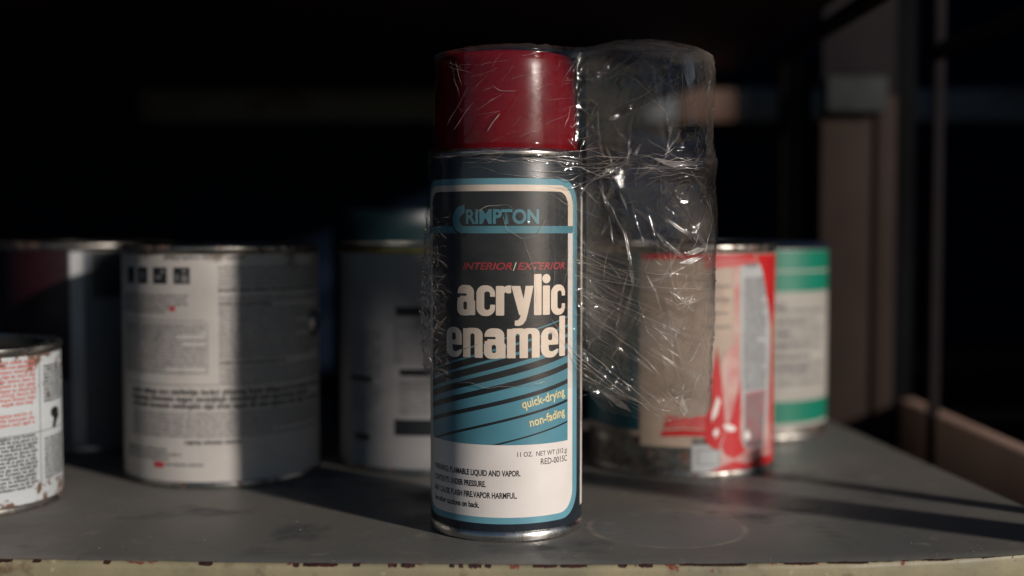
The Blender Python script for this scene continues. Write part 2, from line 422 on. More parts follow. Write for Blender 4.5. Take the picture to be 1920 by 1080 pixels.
wrap('border', poly_bm([rrect(-49, 37.6, 7.7, 149.8, 12)]), r0 + .03, m_blue, lab)
wrap('white_panel', poly_bm([rrect(-45, 33.4, 10.4, 147.2, 9)]), r0 + .06, m_white, lab)
wrap('cream_rule', poly_bm([rrect(-45, 33.4, 130.4, 147.2, 9, (0, 0, 1, 1))]), r0 + .075, m_cream, lab)
wrap('black_panel', poly_bm([rrect(-41, 29.7, 40.5, 144.6, 6, (0, 0, 1, 1))]), r0 + .09, m_black, lab)
wrap('title_rule', poly_bm([[(-49, 127.4), (33.5, 127.4), (33.5, 130.4), (-49, 130.4)]]), r0 + .12, m_brand, lab)
# teal field with dark speed stripes, rising to the right; bottom edge bows slightly
L_, R_ = -41, 29.7
line = lambda zr, sl, u: zr - (R_ - u) * sl - .0008 * (R_ - u) ** 2 * (1 if zr < 60 else .4)
us = np.linspace(L_, R_, 40)
wrap('teal_panel', poly_bm([[(L_, 40.5), (R_, 40.5)] + [(float(u), line(92.9, .262, float(u))) for u in us[::-1]]]), r0 + .12, m_teal, lab)
for (zr, th, sl) in ((48.5, .7, .205), (57.5, 1.1, .20), (65.6, 1.8, .225), (72.2, 2.4, .235), (77.8, 2.8, .245), (82.6, 3.0, .25), (86.9, 2.9, .255), (90.9, 2.9, .26)):
    top = [(float(u), line(zr, sl, float(u)) + th / 2) for u in us]; bot = [(float(u), line(zr, sl, float(u)) - th / 2) for u in us]
    qs = []
    for i in range(len(us) - 1):
        q = [bot[i], bot[i + 1], top[i + 1], top[i]]
        if max(p[1] for p in q) <= 40.7: continue
        qs.append([(p[0], max(p[1], 40.52)) for p in q])
    wrap('stripe', poly_bm(qs), r0 + .15, m_black, lab)
# white seam strip with a serrated edge on the right
pz = [(42.6, 10.5)] + [(47.5, 10.5), (47.5, 143)] + [(42.6 + (.35 if k % 2 else 0) + rd.random() * .25, 143 - k * 1.1) for k in range(0, 90)]
wrap('seam_strip', poly_bm([pz]), r0 + .05, m_white, lab)
# lettering
wrap('title_lettering', title_bm('acrylic', -21.6, 93.9, 49.0, 12.0), r0 + .19, m_cream, lab)
wrap('title_lettering', title_bm('enamel', -27.9, 76.4, 55.6, 11.9), r0 + .19, m_cream, lab)
P_ = rrect(-24.2, -10, 127.4, 139, 5.5, (1, 0, 0, 1), 10)
cpoly = [(-17.8, 139.0), (-17.8, 135.6), (-19.4, 134.9), (-20.2, 133.6), (-20.2, 132.2), (-19.6, 131.0), (-18.6, 130.4), (-16, 130.3), (-16, 127.45), (-19.8, 127.45), (-22, 128.4), (-23.6, 130.3), (-24.2, 132.6), (-23.8, 135.0), (-22.5, 137.2), (-20.4, 138.6)]
wrap('emblem_outline', poly_bm([[(-17.2, 126.9), (-20.0, 126.8), (-22.6, 127.9), (-24.3, 130.1), (-25.0, 132.6), (-24.6, 135.4), (-23.0, 138), (-20.6, 139.5), (-17.3, 139.8), (-17.3, 130.9), (-16, 130.6), (-16, 127.2)]]), r0 + .15, m_black, lab)
wrap('emblem', poly_bm([cpoly]), r0 + .18, m_brand, lab)
wrap('brand_lettering', text_bm('RIMPTON', 31.2, 5.6, off=.035, x=-17.2, z=131.5), r0 + .16, m_brand, lab)
a = text_bm('INTERIOR', 21.2, 2.9, off=.012, shear=.28, x=-18.7, z=112.6); b = text_bm('EXTERIOR', 22.6, 2.9, off=.012, shear=.28, x=4.8, z=112.6)
wrap('lettering', join_bm([a, b]), r0 + .15, m_redp, lab)
wrap('lettering', text_bm('/', 1.5, 3.2, off=.02, shear=.2, x=2.9, z=112.3), r0 + .15, m_cream, lab)
a = text_bm('quick-drying', 21.2, 3.5, off=.02, x=6.9, z=55.6, rot=R(11.5)); b = text_bm('non-fading', 18.0, 3.5, off=.02, x=10.2, z=47.9, rot=R(11.5))
wrap('lettering', join_bm([a, b]), r0 + .20, m_yel, lab)
a = text_bm('11 OZ.  NET WT (312 g)', 24.6, 1.95, off=.004, x=4.7, z=35.6); b = text_bm('RED-0015C', 14.4, 2.5, off=.006, x=14.9, z=31.9)
wrap('lettering', join_bm([a, b]), r0 + .09, m_ink, lab)
T = [('WARNING: FLAMABLE LIQUID AND VAPOR.', -38.3, 6.0, 27.6), ('CONTENTS UNDER PRESSURE.', -38.3, -8.4, 23.0), ('MAY CAUSE FLASH FIRE.VAPOR HARMFUL.', -38.3, 4.6, 18.4), ('See other cautions on back.', -38.3, -11.3, 14.2)]
wrap('lettering', join_bm([text_bm(s, b - a, 2.35, off=.028, x=a, z=z) for s, a, b, z in T]), r0 + .09, m_ink, lab)

# ------------------------------------------------------------------ quart paint cans
def quart(name, label, loc, lab_mat, h=121, r=52, lid=m_lid, rim=m_tin_old, ear=None, group='old paint tins on the shelf', body=m_tin_old, base_h=3.4):
    t = thing(name, label, 'paint can', (loc[0] * MM, loc[1] * MM, 0), -math.atan2(loc[0], loc[1]), group)   # faces the front of the shelf opening
    obj('body', *lathe([(0, 2.5), (r - 3, 2.4), (r - 2.6, .3), (r - 1.6, 0), (r - .6, .4), (r - .4, 1.6), (r - .7, 2.8), (r - 1.1, 3.3), (r - 1.1, h - 4.2), (r - .8, h - 3.8)], 160), body, t)
    obj('rim', *lathe([(r - 1.0, h - 3.9), (r - .4, h - 3.2), (r - .1, h - 2), (r - .3, h - .7), (r - 1.3, h), (r - 2.4, h - .4), (r - 2.9, h - 2), (r - 3.2, h - 3.6), (r - 6.8, h - 3.8)], 160), rim, t)
    obj('lid', *lathe([(r - 5.6, h - 3.9), (r - 6.0, h - 1.2), (r - 7, h - .6), (r - 8.2, h - 1.0), (r - 8.8, h - 3.6), (r - 9.6, h - 5), (r - 12, h - 5.2), (0, h - 5)], 128), lid, t)
    lb = None
    if lab_mat: lb = wrap('label', poly_bm([rrect(-r * math.pi + 1, r * math.pi - 1, base_h, h - 4.6, 0)]), r - .9, lab_mat, t, 2.0)
    if ear is not None:
        a = R(ear); V, F = lathe([(0, 3.2), (3, 3.0), (5, 2.0), (6.5, .8), (7, 0)], 24)
        o = obj('handle_ear', V, F, rim, t); o.location = ((r - 1.0) * math.sin(a) * MM, -(r - 1.0) * math.cos(a) * MM, 80 * MM); o.rotation_euler = (R(90), 0, a)
    return t, lb
def bars(name, rects, r, mat, parent):
    for q in rects: wrap(name, poly_bm([rrect(*q)]), r, mat, parent)
GRP = 'old paint tins on the shelf'
m_paperA = M('soiled cream paper', (.47, .435, .40), (.36, .335, .31), 22, .55, bump=.15, bscale=180, spots=[((.16, .11, .07), 70, .70, .10, .105, .119, .22)])
m_paperB = M('rust stained white paper', (.47, .50, .51), (.39, .41, .42), 30, .55, bump=.3, bscale=250,
             spots=[((.13, .075, .05), 130, .68, .04, .045, .071, .16), ((.12, .065, .04), 150, .67, .04, .022, .004, .15)])
m_paperC = M('grey blue paper', (.11, .12, .14), (.08, .09, .10), 25, .5)
m_paperD = M('brushed grey paper', (.30, .29, .29), (.22, .215, .21), 20, .45, spots=[((.15, .12, .10), 50, .66, .1, 0, 1, 0)])
m_paperF = M('beige paper', (.44, .33, .25), (.32, .25, .20), 20, .5, bump=.1, spots=[((.24, .16, .12), 45, .55, .2, 0, 1, 0), ((.50, .44, .40), 26, .60, .15, 0, 1, 0)])
m_paperG = M('ivory paper', (.36, .335, .30), (.30, .28, .25), 25, .5, bump=.1)
m_grey = M('pale grey print and shade', (.42, .43, .43), (.34, .34, .34), 35, .5)
m_softink = M('worn grey ink', (.10, .10, .10), (.16, .15, .15), 80, .6)
m_redl = M('bright red paint', (.50, .018, .020), (.40, .012, .016), 60, .4, bump=.2, bscale=300)
m_pink = M('red stained paper', (.52, .36, .32), (.46, .14, .13), 70, .5)
m_redfade = M('faded red print', (.40, .08, .07), (.46, .20, .17), 260, .5)
m_pink2 = M('thin red smear', (.50, .10, .09), (.42, .05, .05), 120, .5)
m_stain = M('red grey stain', (.30, .20, .20), (.34, .09, .10), 160, .5)
m_green = M('green print', (.004, .17, .105), (.003, .145, .088), 40, .42)
m_dteal = M('dark teal print', (.004, .085, .11), (.003, .065, .09), 30, .45)
m_maroon = M('dark maroon print', (.018, .003, .005), (.010, .002, .004), 30, .45)
m_gold = M('brass lacquered rim', (.60, .42, .12), (.40, .28, .08), 80, .35, 1)

# A: big tin left of the spray can
A, lb = quart('paint_can', 'tall pale tin with four small dark squares near the top of its label', (-155.4, 650.3), m_paperA, ear=66, rim=m_tin_old)
ra = 51.1
wrap_nosplit('small_print', small_print([(-29, 21, 116, 113.6, 2.6, 1.5, .8), (-63, -16, 97, 86, 2.0, 1.05, .5), (-1.5, 66, 111, 99, 1.8, 1.0, .5), (-1.5, 66, 96, 92.5, 1.8, 1.0, .5), (-1.5, 66, 90.5, 64, 1.75, 1.0, .6), (-1.5, 66, 61, 52, 1.8, 1.0, .5),
    (-62, -8, 82, 57, 1.8, 1.0, .4), (-54, 66, 38.5, 24.5, 1.9, 1.05, .5), (-60, -20, 20, 14, 2.2, 1.2, .5), (-30, -8, 12.8, 10.2, 2.2, 1.2, .9)], 3), ra + .08, m_softink, lb)
wrap_nosplit('small_print', small_print([(-1.5, 64, 99.6, 97, 2, 1.4, 1), (-1.5, 26, 92.6, 90.6, 2, 1.2, 1), (-1.5, 36, 63.5, 61.4, 2, 1.2, 1), (-54, 66, 49.5, 38.8, 3.5, 2.1, 1), (-19, 9, 24.2, 21.8, 2.6, 1.6, 1)], 4), ra + .08, m_ink, lb)
bars('pictogram', [(-58, -51, 102, 110.2), (-47, -40, 102, 110.2), (-36, -27.8, 102, 110.2), (-24, -15.5, 102, 110.2)], ra + .08, m_ink, lb)
bars('pictogram_mark', [(-45, -43, 104, 108), (-34.5, -31, 104.3, 106.4), (-31.5, -29, 107, 109), (-20, -16.6, 102.8, 106.4), (-23, -21.4, 103.4, 107), (-19.6, -17.4, 107.6, 109.2)], ra + .12, m_softink, lb)
bars('rule', [(-62, 66, 51.6, 52.0), (-62, -8, 83.4, 83.8), (-7.6, -7.2, 57, 83)], ra + .08, m_softink, lb)
bars('red_mark', [(-26.4, -23.4, 88.5, 91), (-37, -31, 10, 13)], ra + .10, m_redp, lb)

# B: nearest tin at the left edge
B, lb = quart('paint_can', 'short rust stained white tin with red small print, nearest the shelf\'s front edge', (-263, 574), m_paperB, h=75.8, r=47, rim=m_tin)
rb = 46.1
wrap_nosplit('small_print', small_print([(6, 37, 69.5, 47.5, 2.1, 1.35, .7), (14, 36, 45.5, 38.5, 2.1, 1.35, .7)], 5), rb + .08, m_redfade, lb)
wrap_nosplit('small_print', small_print([(12, 37, 35, 9, 1.8, 1.15, .6), (42, 64, 66, 48, 1.8, 1.1, .6), (42, 64, 32, 12, 1.8, 1.1, .5)], 6), rb + .08, m_ink, lb)
bars('rule', [(38.8, 39.3, 8, 68), (10, 62, 35.2, 35.6)], rb + .08, m_softink, lb)
wrap('pictogram', poly_bm([[(49, 36), (52, 35), (54, 38), (57, 40), (56.5, 44), (52, 45.5), (48, 44.5), (47.5, 42), (50.5, 40)]]), rb + .1, m_ink, lb)

# C: dark tin behind at the left
Cn, lb = quart('paint_can', 'dim tin with a dark maroon panel and a pale vertical strip', (-262, 747.4), m_paperC)
bars('maroon_panel', [(-75, -9.5, 42, 117)], ra + .05, m_maroon, lb)
bars('pale_strip', [(-8.5, -1.5, 4, 116)], ra + .05, m_grey, lb)
bars('dark_panel', [(3, 60, 89, 116.3)], ra + .05, m_ink, lb)
wrap_nosplit('small_print', small_print([(4, 50, 84, 12, 3, 1.4, .4)], 8), ra + .08, m_softink, lb)

# D: tin behind the spray can
Dn, lb = quart('paint_can', 'silver grey tin with short black bars and a brass coloured top ring', (-45.3, 682.6), m_paperD, rim=m_tin_old)
bars('black_bar', [(-19, 0, 84, 88.5), (-17, 5, 52.5, 56), (-20, 12, 21, 29.5), (-52, -34, 48, 51), (-48, -36, 17, 20)], ra + .08, m_ink, lb)
wrap_nosplit('small_print', small_print([(-20, 10, 80, 58, 2.4, 1.1, .2), (-52, -27, 76, 30, 2.6, 1.2, .2), (-17, 8, 50, 32, 2.3, 1.1, .3)], 9), ra + .08, m_softink, lb)
obj('brass_ring', *lathe([(50.9, 116.6), (52.1, 117), (52.3, 118.4), (51.9, 119.6), (51.1, 119.4)], 128), m_gold, Dn)

# F: red and cream tin behind the film
Fn, lb = quart('paint_can', 'beige and teal tin smeared with bright red paint, with a bare metal foot', (94, 675.3), m_paperF, rim=m_tin_old, base_h=21)
rf = 51.1
bars('teal_panel', [(-82, -22, 24, 116.3)], rf + .05, m_dteal, lb)
bars('beige_panel', [(-21.4, 6, 16.4, 34)], rf + .07, m_paperF, lb)
bars('white_box', [(6, 24, 3.6, 17.6)], rf + .05, m_grey, lb)
bars('box_outline', [(9, 21, 7, 7.5), (9, 21, 14.6, 15.1), (9, 9.5, 7.5, 14.6), (20.5, 21, 7.5, 14.6)], rf + .09, m_softink, lb)
wrap('stained_panel', poly_bm([[(21.4, 3.8), (64, 3.8), (60, 45), (33, 48), (29, 70), (22, 62)]]), rf + .10, m_pink, lb)
wrap('grey_column', poly_bm([[(32.5, 111), (48, 110.6), (54, 101), (58.5, 88), (60.5, 65), (57.5, 31), (53, 13), (35.4, 15), (33, 66)]]), rf + .13, m_grey, lb)  # grey tone stands in for the shadow over this text column
wrap('column_border', poly_bm([[(28.6, 113), (31.8, 113), (32.4, 66), (34.8, 14), (31.5, 14), (29.6, 60)]]), rf + .12, m_pink, lb)
wrap('column_stain', poly_bm([[(36, 44), (55, 44), (52, 14), (37, 15)]]), rf + .15, m_stain, lb)  # reddish grey patch over the lower column
wrap_nosplit('small_print', small_print([(36, 46, 111, 108.5, 2.4, 1.9, 1), (35.5, 55, 104, 44, 1.8, 1.15, .9), (37, 53, 42, 15, 1.8, 1.1, .7)], 10), rf + .18, m_softink, lb)
red = [[(19.2, 68.5), (21.5, 53.6), (23.2, 37.3), (24.4, 26.5), (20.4, 14.4), (16.5, 16), (12.8, 20.1), (13.2, 30.9), (16.5, 53.7)],
       [(-9.5, 24.6), (-9.8, 21.7), (2, 22.3), (12.9, 22.1), (12.9, 25), (2, 25.6)],
       [(44.1, 115.9), (50.4, 106.7), (57.0, 88.6), (62.5, 75.6), (61.6, 34.0), (64, 8), (70, 5), (69, 40), (66.5, 75), (72, 95), (75, 115.9)],
       [(14.8, 3.7), (70, 3.7), (66, 7.5), (50, 8.6), (38, 6.2), (29.7, 8.4), (20, 5.4)],
       [(24.6, 26), (27.5, 31), (31.6, 44), (33.6, 52), (33.4, 20), (37, 13), (30, 9.5), (24, 12), (22, 16)]]
for k, q in enumerate(red): wrap('red_paint', poly_bm([q]), rf + .20 + .012 * k, m_redl, lb)
wrap('red_smear', poly_bm([[(-8.8, 25.8), (2, 26.6), (13.0, 25.6), (13.0, 33), (2, 32.2), (-7, 33)]]), rf + .19, m_pink2, lb)
wrap('red_smear', poly_bm([[(-21, 113.6), (44, 113.6), (42.6, 116.25), (-21, 116.25)]]), rf + .19, m_redl, lb)
wrap('red_smear', poly_bm([[(12, 108.6), (28, 109.6), (47, 111.5), (44.5, 113.5), (12, 113.5)]]), rf + .17, m_pink2, lb)
for k, q in enumerate([[(16.6, 34), (19.5, 43), (21.2, 40), (19.2, 33), (16.4, 29.5)], [(22.5, 27.5), (27, 28), (31, 25.4), (29, 23.8), (25, 24.5)], [(36, 22), (39, 24), (41, 20), (38, 18)], [(17, 24), (19.6, 26.5), (20.6, 23.6), (18.6, 21)]]): wrap('white_smear', poly_bm([q]), rf + .27, m_white, lb)
wrap_nosplit('small_print', small_print([(12, 27, 104, 72, 7, 1.2, .3), (-68, -26, 23, 18, 4, 1.8, .6), (-60, -40, 16, 8, 4, 2.0, .6)], 11), rf + .10, m_softink, lb)

# G: green banded tin
Gn, lb = quart('paint_can', 'ivory tin with green bands at top and bottom beside the brown panel', (151.4, 785.8), m_paperG, rim=m_dark, body=m_tin_old, base_h=8)
bars('green_band', [(-90, 90, 91, 103), (-90, 90, 104.2, 116.2), (-90, 90, 10.5, 24)], rf + .06, m_green, lb)
wrap_nosplit('small_print', small_print([(5, 30, 84, 78, 6, 3.6, 1), (10, 46, 76, 42, 7, 2.6, .9), (20, 60, 82, 30, 5.5, 2.2, .6)], 12), rf + .09, m_softink, lb)
# tall teal tin far behind
m_tealtin = M('dusty teal enamel', (.004, .018, .022), (.003, .014, .018), 30, .45)
Tn = thing('tall_tin', 'plain dusty teal tin standing deepest in the shelf', 'tin', (-78 * MM, 860 * MM, 0))
obj('body', *lathe([(0, 1), (48, 0), (49, 1), (48.6, 3), (48.6, 128), (49.2, 129), (49.2, 140), (48, 142), (45, 142.5), (0, 142.5)], 96), m_tealtin, Tn)

# ------------------------------------------------------------------ cling film
C0 = np.array([31.5, 529.5]); A1 = np.array([-2.5, 528.4])
def lerp(z, pts): return np.interp(z, [p[0] for p in pts], [p[1] for p in pts])
def Rmain(z): return lerp(z, [(40, 33.5), (157, 33.5), (159, 33.8), (162, 33.2), (164, 31.6), (203, 30.9)])
def R2(z): return lerp(z, [(45, 25.8), (60, 26.8), (90, 28.6), (125, 29.3), (148, 28.9), (154, 29.9), (158, 30.4), (161, 29.6), (164, 28.2), (180, 27.6), (200, 27.0), (206, 26.6)])
NT = 1250; NZ = 400
TH = np.linspace(-math.pi, math.pi, NT, endpoint=False)
# bottom edge height of the film by direction (seen from the middle): ragged
dirx, diry = np.sin(TH), -np.cos(TH)
def nval(x, y, z=0): return noise.noise(Vector((x, y, z)))
zb = np.zeros(NT)
for i, t in enumerate(TH):
    # t<0 : main-can side, t>0 : empty side
    zb[i] = np.interp(t, [-math.pi, -2.2, -1.5, -.9, -.3, .0, .35, .9, 1.4, 1.9, 2.5, math.pi], [58, 62, 67, 65, 63, 61, 52, 49, 51, 53, 50, 58])
    zb[i] += 1.6 * nval(t * 3, 2) + 1.3 * nval(t * 11, 5) + .7 * nval(t * 37, 9)
ztop = 205.5
V = np.zeros((NT, NZ, 3)); tt = np.linspace(0, 1, NZ)
RAY = np.stack([dirx, diry], 1)
def contour(Z, PR):
    """radius along every ray from C0 at which the smooth union of the two discs ends. Z, PR arrays (NT, NZ)"""
    c2x = 59.7 + 0 * Z; lo = np.zeros_like(Z); hi = np.full_like(Z, 110.)
    r1 = Rmain(Z); r2 = R2(Z)
    k = 24 + 4 * np.exp(-((Z - 158) / 6) ** 2)
    for it in range(26):
        m = (lo + hi) / 2; x = C0[0] + m * dirx[:, None]; y = C0[1] + m * diry[:, None]
        d1 = np.hypot(x - A1[0], y - A1[1]) - r1; d2 = np.hypot(x - c2x, y - 529.5) - r2
        h = np.clip(.5 + .5 * (d2 - d1) / k, 0, 1); dd = d2 * (1 - h) + d1 * h - k * h * (1 - h)
        ins = dd < 0; lo = np.where(ins, m, lo); hi = np.where(ins, hi, m)
    return lo
ns = NZ - 46
Z = np.zeros((NT, NZ)); Z[:, :ns] = zb[:, None] + (ztop - 2.5 - zb[:, None]) * (np.linspace(0, 1, ns)[None] ** 1.0); Z[:, ns:] = ztop - 2.5
RD = contour(Z, None)
X = C0[0] + RD * dirx[:, None]; Y = C0[1] + RD * diry[:, None]
# vectorised cheap gradient noise by sampling mathutils noise on the mesh (front half matters most)
def fld(sx, sz, seed, ridged=False, vec=None):
    out = np.empty((NT, ns)); 
    for i in range(NT):
        px, py = (X[i], Y[i]); zz = Z[i]
        for j in range(0, ns):
            out[i, j] = noise.noise(Vector((px[j] * sx + seed, py[j] * sx, zz[j] * sz)))
    return 1 - 2 * np.abs(out) if ridged else out
disp = np.zeros((NT, NZ))
n1 = fld(.045, .035, 3.); n2 = fld(.13, .09, 11., True); n3 = fld(.42, .30, 29., True)
xx, zz, yy = X[:, :ns], Z[:, :ns], Y[:, :ns]
free = np.clip((xx - 31) / 8, 0, 1)                    # loose (nothing inside) on the right
leftb = np.exp(-((zz - 96) / 34) ** 2) * np.clip((-27 - xx) / 5, 0, 1)
amp = .06 + .30 * free + 1.4 * leftb
D = 1.8 * n1 * (.15 + free) + .7 * np.clip(n2, 0, 1) ** 6 * amp + .16 * np.clip(n3, 0, 1) ** 5 * (amp + .2) + 2.6 * leftb
D += .5 * leftb * n3 * 1.5
# creases: long straight folds fanning out from the pinch between the can and the empty side
CR = [((27, 121), (52, 112), .8, .55), ((52, 112), (86, 108), 1.1, .6), ((28, 113), (60, 103), .8, .5), ((60, 103), (84, 104), .9, .5), ((27, 104), (50, 92), .8, .45), ((50, 92), (82, 80), .7, .5),
      ((26, 98), (60, 70), .7, .5), ((25, 88), (52, 62), .9, .6), ((24, 80), (62, 52), 1.2, .7), ((28, 76), (66, 56), .8, .5), ((60, 100), (72, 94), 1.2, 1.0), ((72, 94), (80, 100), 1.1, .9),
      ((66, 104), (76, 92), 1.4, 1.0), ((70, 118), (84, 122), 1.2, .7), ((70, 115), (84, 119), 1.0, .6), ((80, 150), (84, 130), 1.0, .6), ((84, 130), (82, 112), .8, .6), ((66, 62), (72, 52), 1.3, .7), ((60, 52), (72, 64), 1.0, .5), ((76, 70), (73, 50), .8, .5),
      ((20, 153), (44, 158), .8, .5), ((24, 146), (52, 157), .9, .5), ((28, 140), (48, 156), .8, .45), ((30, 149), (86, 154.5), 1.1, .7), ((44, 160.5), (89, 160), -1.3, .7), ((10, 156), (45, 155), .5, .5), ((50, 152), (58, 158), 1.2, .8), ((56, 151), (82, 155), .9, .5),
      ((42, 178), (62, 190), .7, .35), ((36, 172), (66, 186), .7, .35), ((46, 198), (58, 184), .9, .9), ((58, 184), (64, 166), .8, .9), ((68, 202), (70, 166), 1.4, 1.3), ((70, 170), (82, 172), 1.2, .5), ((74, 185), (84, 196), .9, .5), ((80, 186), (86, 194), .8, .4), ((82, 176), (86, 160), 1.1, .6), ((76, 168), (80, 158), .8, .5),
      ((-26, 188), (-10, 200), .4, .3), ((-20, 165), (-8, 183), .5, .3), ((-6, 172), (4, 186), .6, .3), ((-2, 160), (14, 172), .5, .3), ((12, 165), (26, 168), .5, .3), ((4, 190), (20, 178), .4, .3), ((30, 192), (44, 203), .7, .4), ((26, 186), (38, 202), .6, .35), ((22, 190), (34, 204), .5, .35),
      ((-20, 65.5), (16, 65.5), .5, .5), ((-30, 68), (-18, 64), .6, .5), ((8, 118), (13, 92), .4, .3), ((-12, 133), (-3, 138), .7, .5), ((-3, 138), (8, 131), .6, .4), ((40, 140), (46, 126), 1.1, .8), ((46, 148), (54, 120), .8, .8), ((54, 138), (60, 112), .7, .9), ((62, 100), (70, 70), .7, .9)]
rdc = random.Random(21)
for k in range(150):
    ax = rdc.uniform(24, 90); az_ = rdc.uniform(52, 202); an = rdc.choice((R(-35), R(-28), R(75), R(60), R(25), R(-70))) + rdc.uniform(-.3, .3); ln = rdc.uniform(4, 22)
    CR.append(((ax, az_), (ax + ln * math.cos(an), az_ + ln * math.sin(an)), rdc.uniform(-.5, .8), rdc.uniform(.2, .38)))
for k in range(60):
    ax = rdc.uniform(-34, 30); az_ = rdc.choice((rdc.uniform(66, 130), rdc.uniform(160, 203), rdc.uniform(145, 165))); an = rdc.choice((R(60), R(50), R(20))) + rdc.uniform(-.4, .4); ln = rdc.uniform(3, 12)
    CR.append(((ax, az_), (ax + ln * math.cos(an), az_ + ln * math.sin(an)), rdc.uniform(.1, .28), rdc.uniform(.2, .35)))
for k in range(70):                                     # tight crinkles where the loose film stands off at the left
    ax = rdc.uniform(-38, -28); az_ = rdc.uniform(68, 140); an = rdc.uniform(-1.5, 1.5); ln = rdc.uniform(2, 8)
    CR.append(((ax, az_), (ax + ln * math.cos(an), az_ + ln * math.sin(an)), rdc.uniform(.4, .9), rdc.uniform(.25, .4)))
front = (yy < 529)
for n_, ((ax, az_), (bx, bz), am, wd) in enumerate(CR):
    cx0, cx1 = min(ax, bx) - 3, max(ax, bx) + 3
    m = (front if n_ % 4 else (yy < 600)) & (xx > cx0) & (xx < cx1) & (zz > min(az_, bz) - 3) & (zz < max(az_, bz) + 3)
    if not m.any(): continue
    px, pz_ = xx[m], zz[m]; ex, ez = bx - ax, bz - az_; t = np.clip(((px - ax) * ex + (pz_ - az_) * ez) / (ex * ex + ez * ez), 0, 1)
    bow = .6 * math.sin(n_) * np.sin(t * math.pi)
    dd = np.hypot(px - ax - ex * t - bow * ez * .05, pz_ - az_ - ez * t + bow * ex * .05); fade = np.minimum(1, 6 * np.minimum(t + .02, 1.02 - t))
    D[m] += am * fade * np.exp(-(dd / wd) ** 2)
# many fine radial tension lines round the two shoulders
sh = np.exp(-((zz - 197) / 6) ** 2) + .6 * np.exp(-((zz - 158) / 4) ** 2)
ang = TH[:, None]; fine = np.array([[noise.noise(Vector((a * 28, z * .05, 4))) for z in np.linspace(0, 205, ns)] for a in TH])
D += .35 * sh * np.clip(fine, 0, 1) * (.5 + free)
# keep it outside the can
rad = RD.copy(); rad[:, :ns] += D
Xn = C0[0] + rad * dirx[:, None]; Yn = C0[1] + rad * diry[:, None]
dm = np.hypot(Xn - A1[0], Yn - A1[1]); need = Rmain(Z) + .15
f = np.where((dm < need), need / np.maximum(dm, 1e-6), 1.); f = np.where(RD * 0 + Xn < 36, f, 1.)
Xn = A1[0] + (Xn - A1[0]) * f; Yn = A1[1] + (Yn - A1[1]) * f
# closed crinkled top: rings shrinking towards the middle
for q, j in enumerate(range(ns, NZ)):
    s = 1 - (q + 1) / (NZ - ns + .0) * .995; rnd = min(1, (q + 1) / 5)
    Xn[:, j] = C0[0] + (Xn[:, ns - 1] - C0[0]) * s; Yn[:, j] = C0[1] + (Yn[:, ns - 1] - C0[1]) * s
    hump = lerp(Xn[:, j], [(-32, -1.2), (-5, .0), (20, 0.2), (34, 1.8), (45, 3.8), (62, 4.2), (78, 1.8), (90, .2)])
    Z[:, j] = ztop - 2.5 + 1.6 * math.sin(rnd * math.pi / 2) + hump * (1 - s ** 3) ** .5 * np.clip(1.2 - .0 * s, 0, 1)
    Z[:, j] += np.array([.55 * nval(Xn[i, j] * .25, Yn[i, j] * .25, 2) + .25 * (1 - abs(nval(Xn[i, j] * .8, Yn[i, j] * .8, 7)) * 2) for i in range(NT)]) * rnd
P3 = np.stack([Xn, Yn, Z], 2).reshape(-1, 3) * MM
F = []
for i in range(NT):
    i2 = (i + 1) % NT
    for j in range(NZ - 1): F.append((i * NZ + j, i2 * NZ + j, i2 * NZ + j + 1, i * NZ + j + 1))
m_film = bpy.data.materials.new('clear cling film'); m_film.use_nodes = True; nt = m_film.node_tree; N = nt.nodes; L = nt.links
for n_ in list(N): N.remove(n_)
out = N.new('ShaderNodeOutputMaterial'); tc = N.new('ShaderNodeTexCoord')
tr = N.new('ShaderNodeBsdfTransparent'); tr.inputs[0].default_value = (.985, .98, .975, 1)
gl = N.new('ShaderNodeBsdfGlossy'); gl.inputs['Roughness'].default_value = .06; gl.inputs[0].default_value = (1, 1, 1, 1)
tl = N.new('ShaderNodeBsdfTranslucent'); tl.inputs[0].default_value = (.75, .72, .68, 1)
df = N.new('ShaderNodeBsdfDiffuse'); df.inputs[0].default_value = (.75, .73, .70, 1)
hz = N.new('ShaderNodeMixShader'); an = N.new('ShaderNodeAttribute'); an.attribute_name = 'loose'
for sh_ in (tl, df):
    mx_ = N.new('ShaderNodeMix'); mx_.data_type = 'RGBA'; L.new(an.outputs['Fac'], mx_.inputs[0]); mx_.inputs[6].default_value = (.55, .53, .50, 1); mx_.inputs[7].default_value = (.38, .32, .275, 1); L.new(mx_.outputs[2], sh_.inputs[0])
L.new(tl.outputs[0], hz.inputs[1]); L.new(df.outputs[0], hz.inputs[2]); hz.inputs[0].default_value = .5
mp = N.new('ShaderNodeMapping'); mp.inputs['Scale'].default_value = (1, 1, 2.2); mp.inputs['Rotation'].default_value = (0, R(32), 0); L.new(tc.outputs['Object'], mp.inputs[0])
b1 = N.new('ShaderNodeTexNoise'); b1.inputs['Scale'].default_value = 160; b1.inputs['Detail'].default_value = 4; L.new(mp.outputs[0], b1.inputs[0])
b2 = N.new('ShaderNodeTexNoise'); b2.inputs['Scale'].default_value = 600; b2.inputs['Detail'].default_value = 3; L.new(tc.outputs['Object'], b2.inputs[0])
bp1 = N.new('ShaderNodeBump'); bp1.inputs['Strength'].default_value = .09; bp1.inputs['Distance'].default_value = .002; L.new(b1.outputs[0], bp1.inputs['Height'])
bp2 = N.new('ShaderNodeBump'); bp2.inputs['Strength'].default_value = .05; bp2.inputs['Distance'].default_value = .0006; L.new(b2.outputs[0], bp2.inputs['Height']); L.new(bp1.outputs[0], bp2.inputs['Normal'])
L.new(bp2.outputs[0], gl.inputs['Normal'])
lw = N.new('ShaderNodeLayerWeight'); lw.inputs[0].default_value = .5; L.new(bp1.outputs[0], lw.inputs['Normal'])
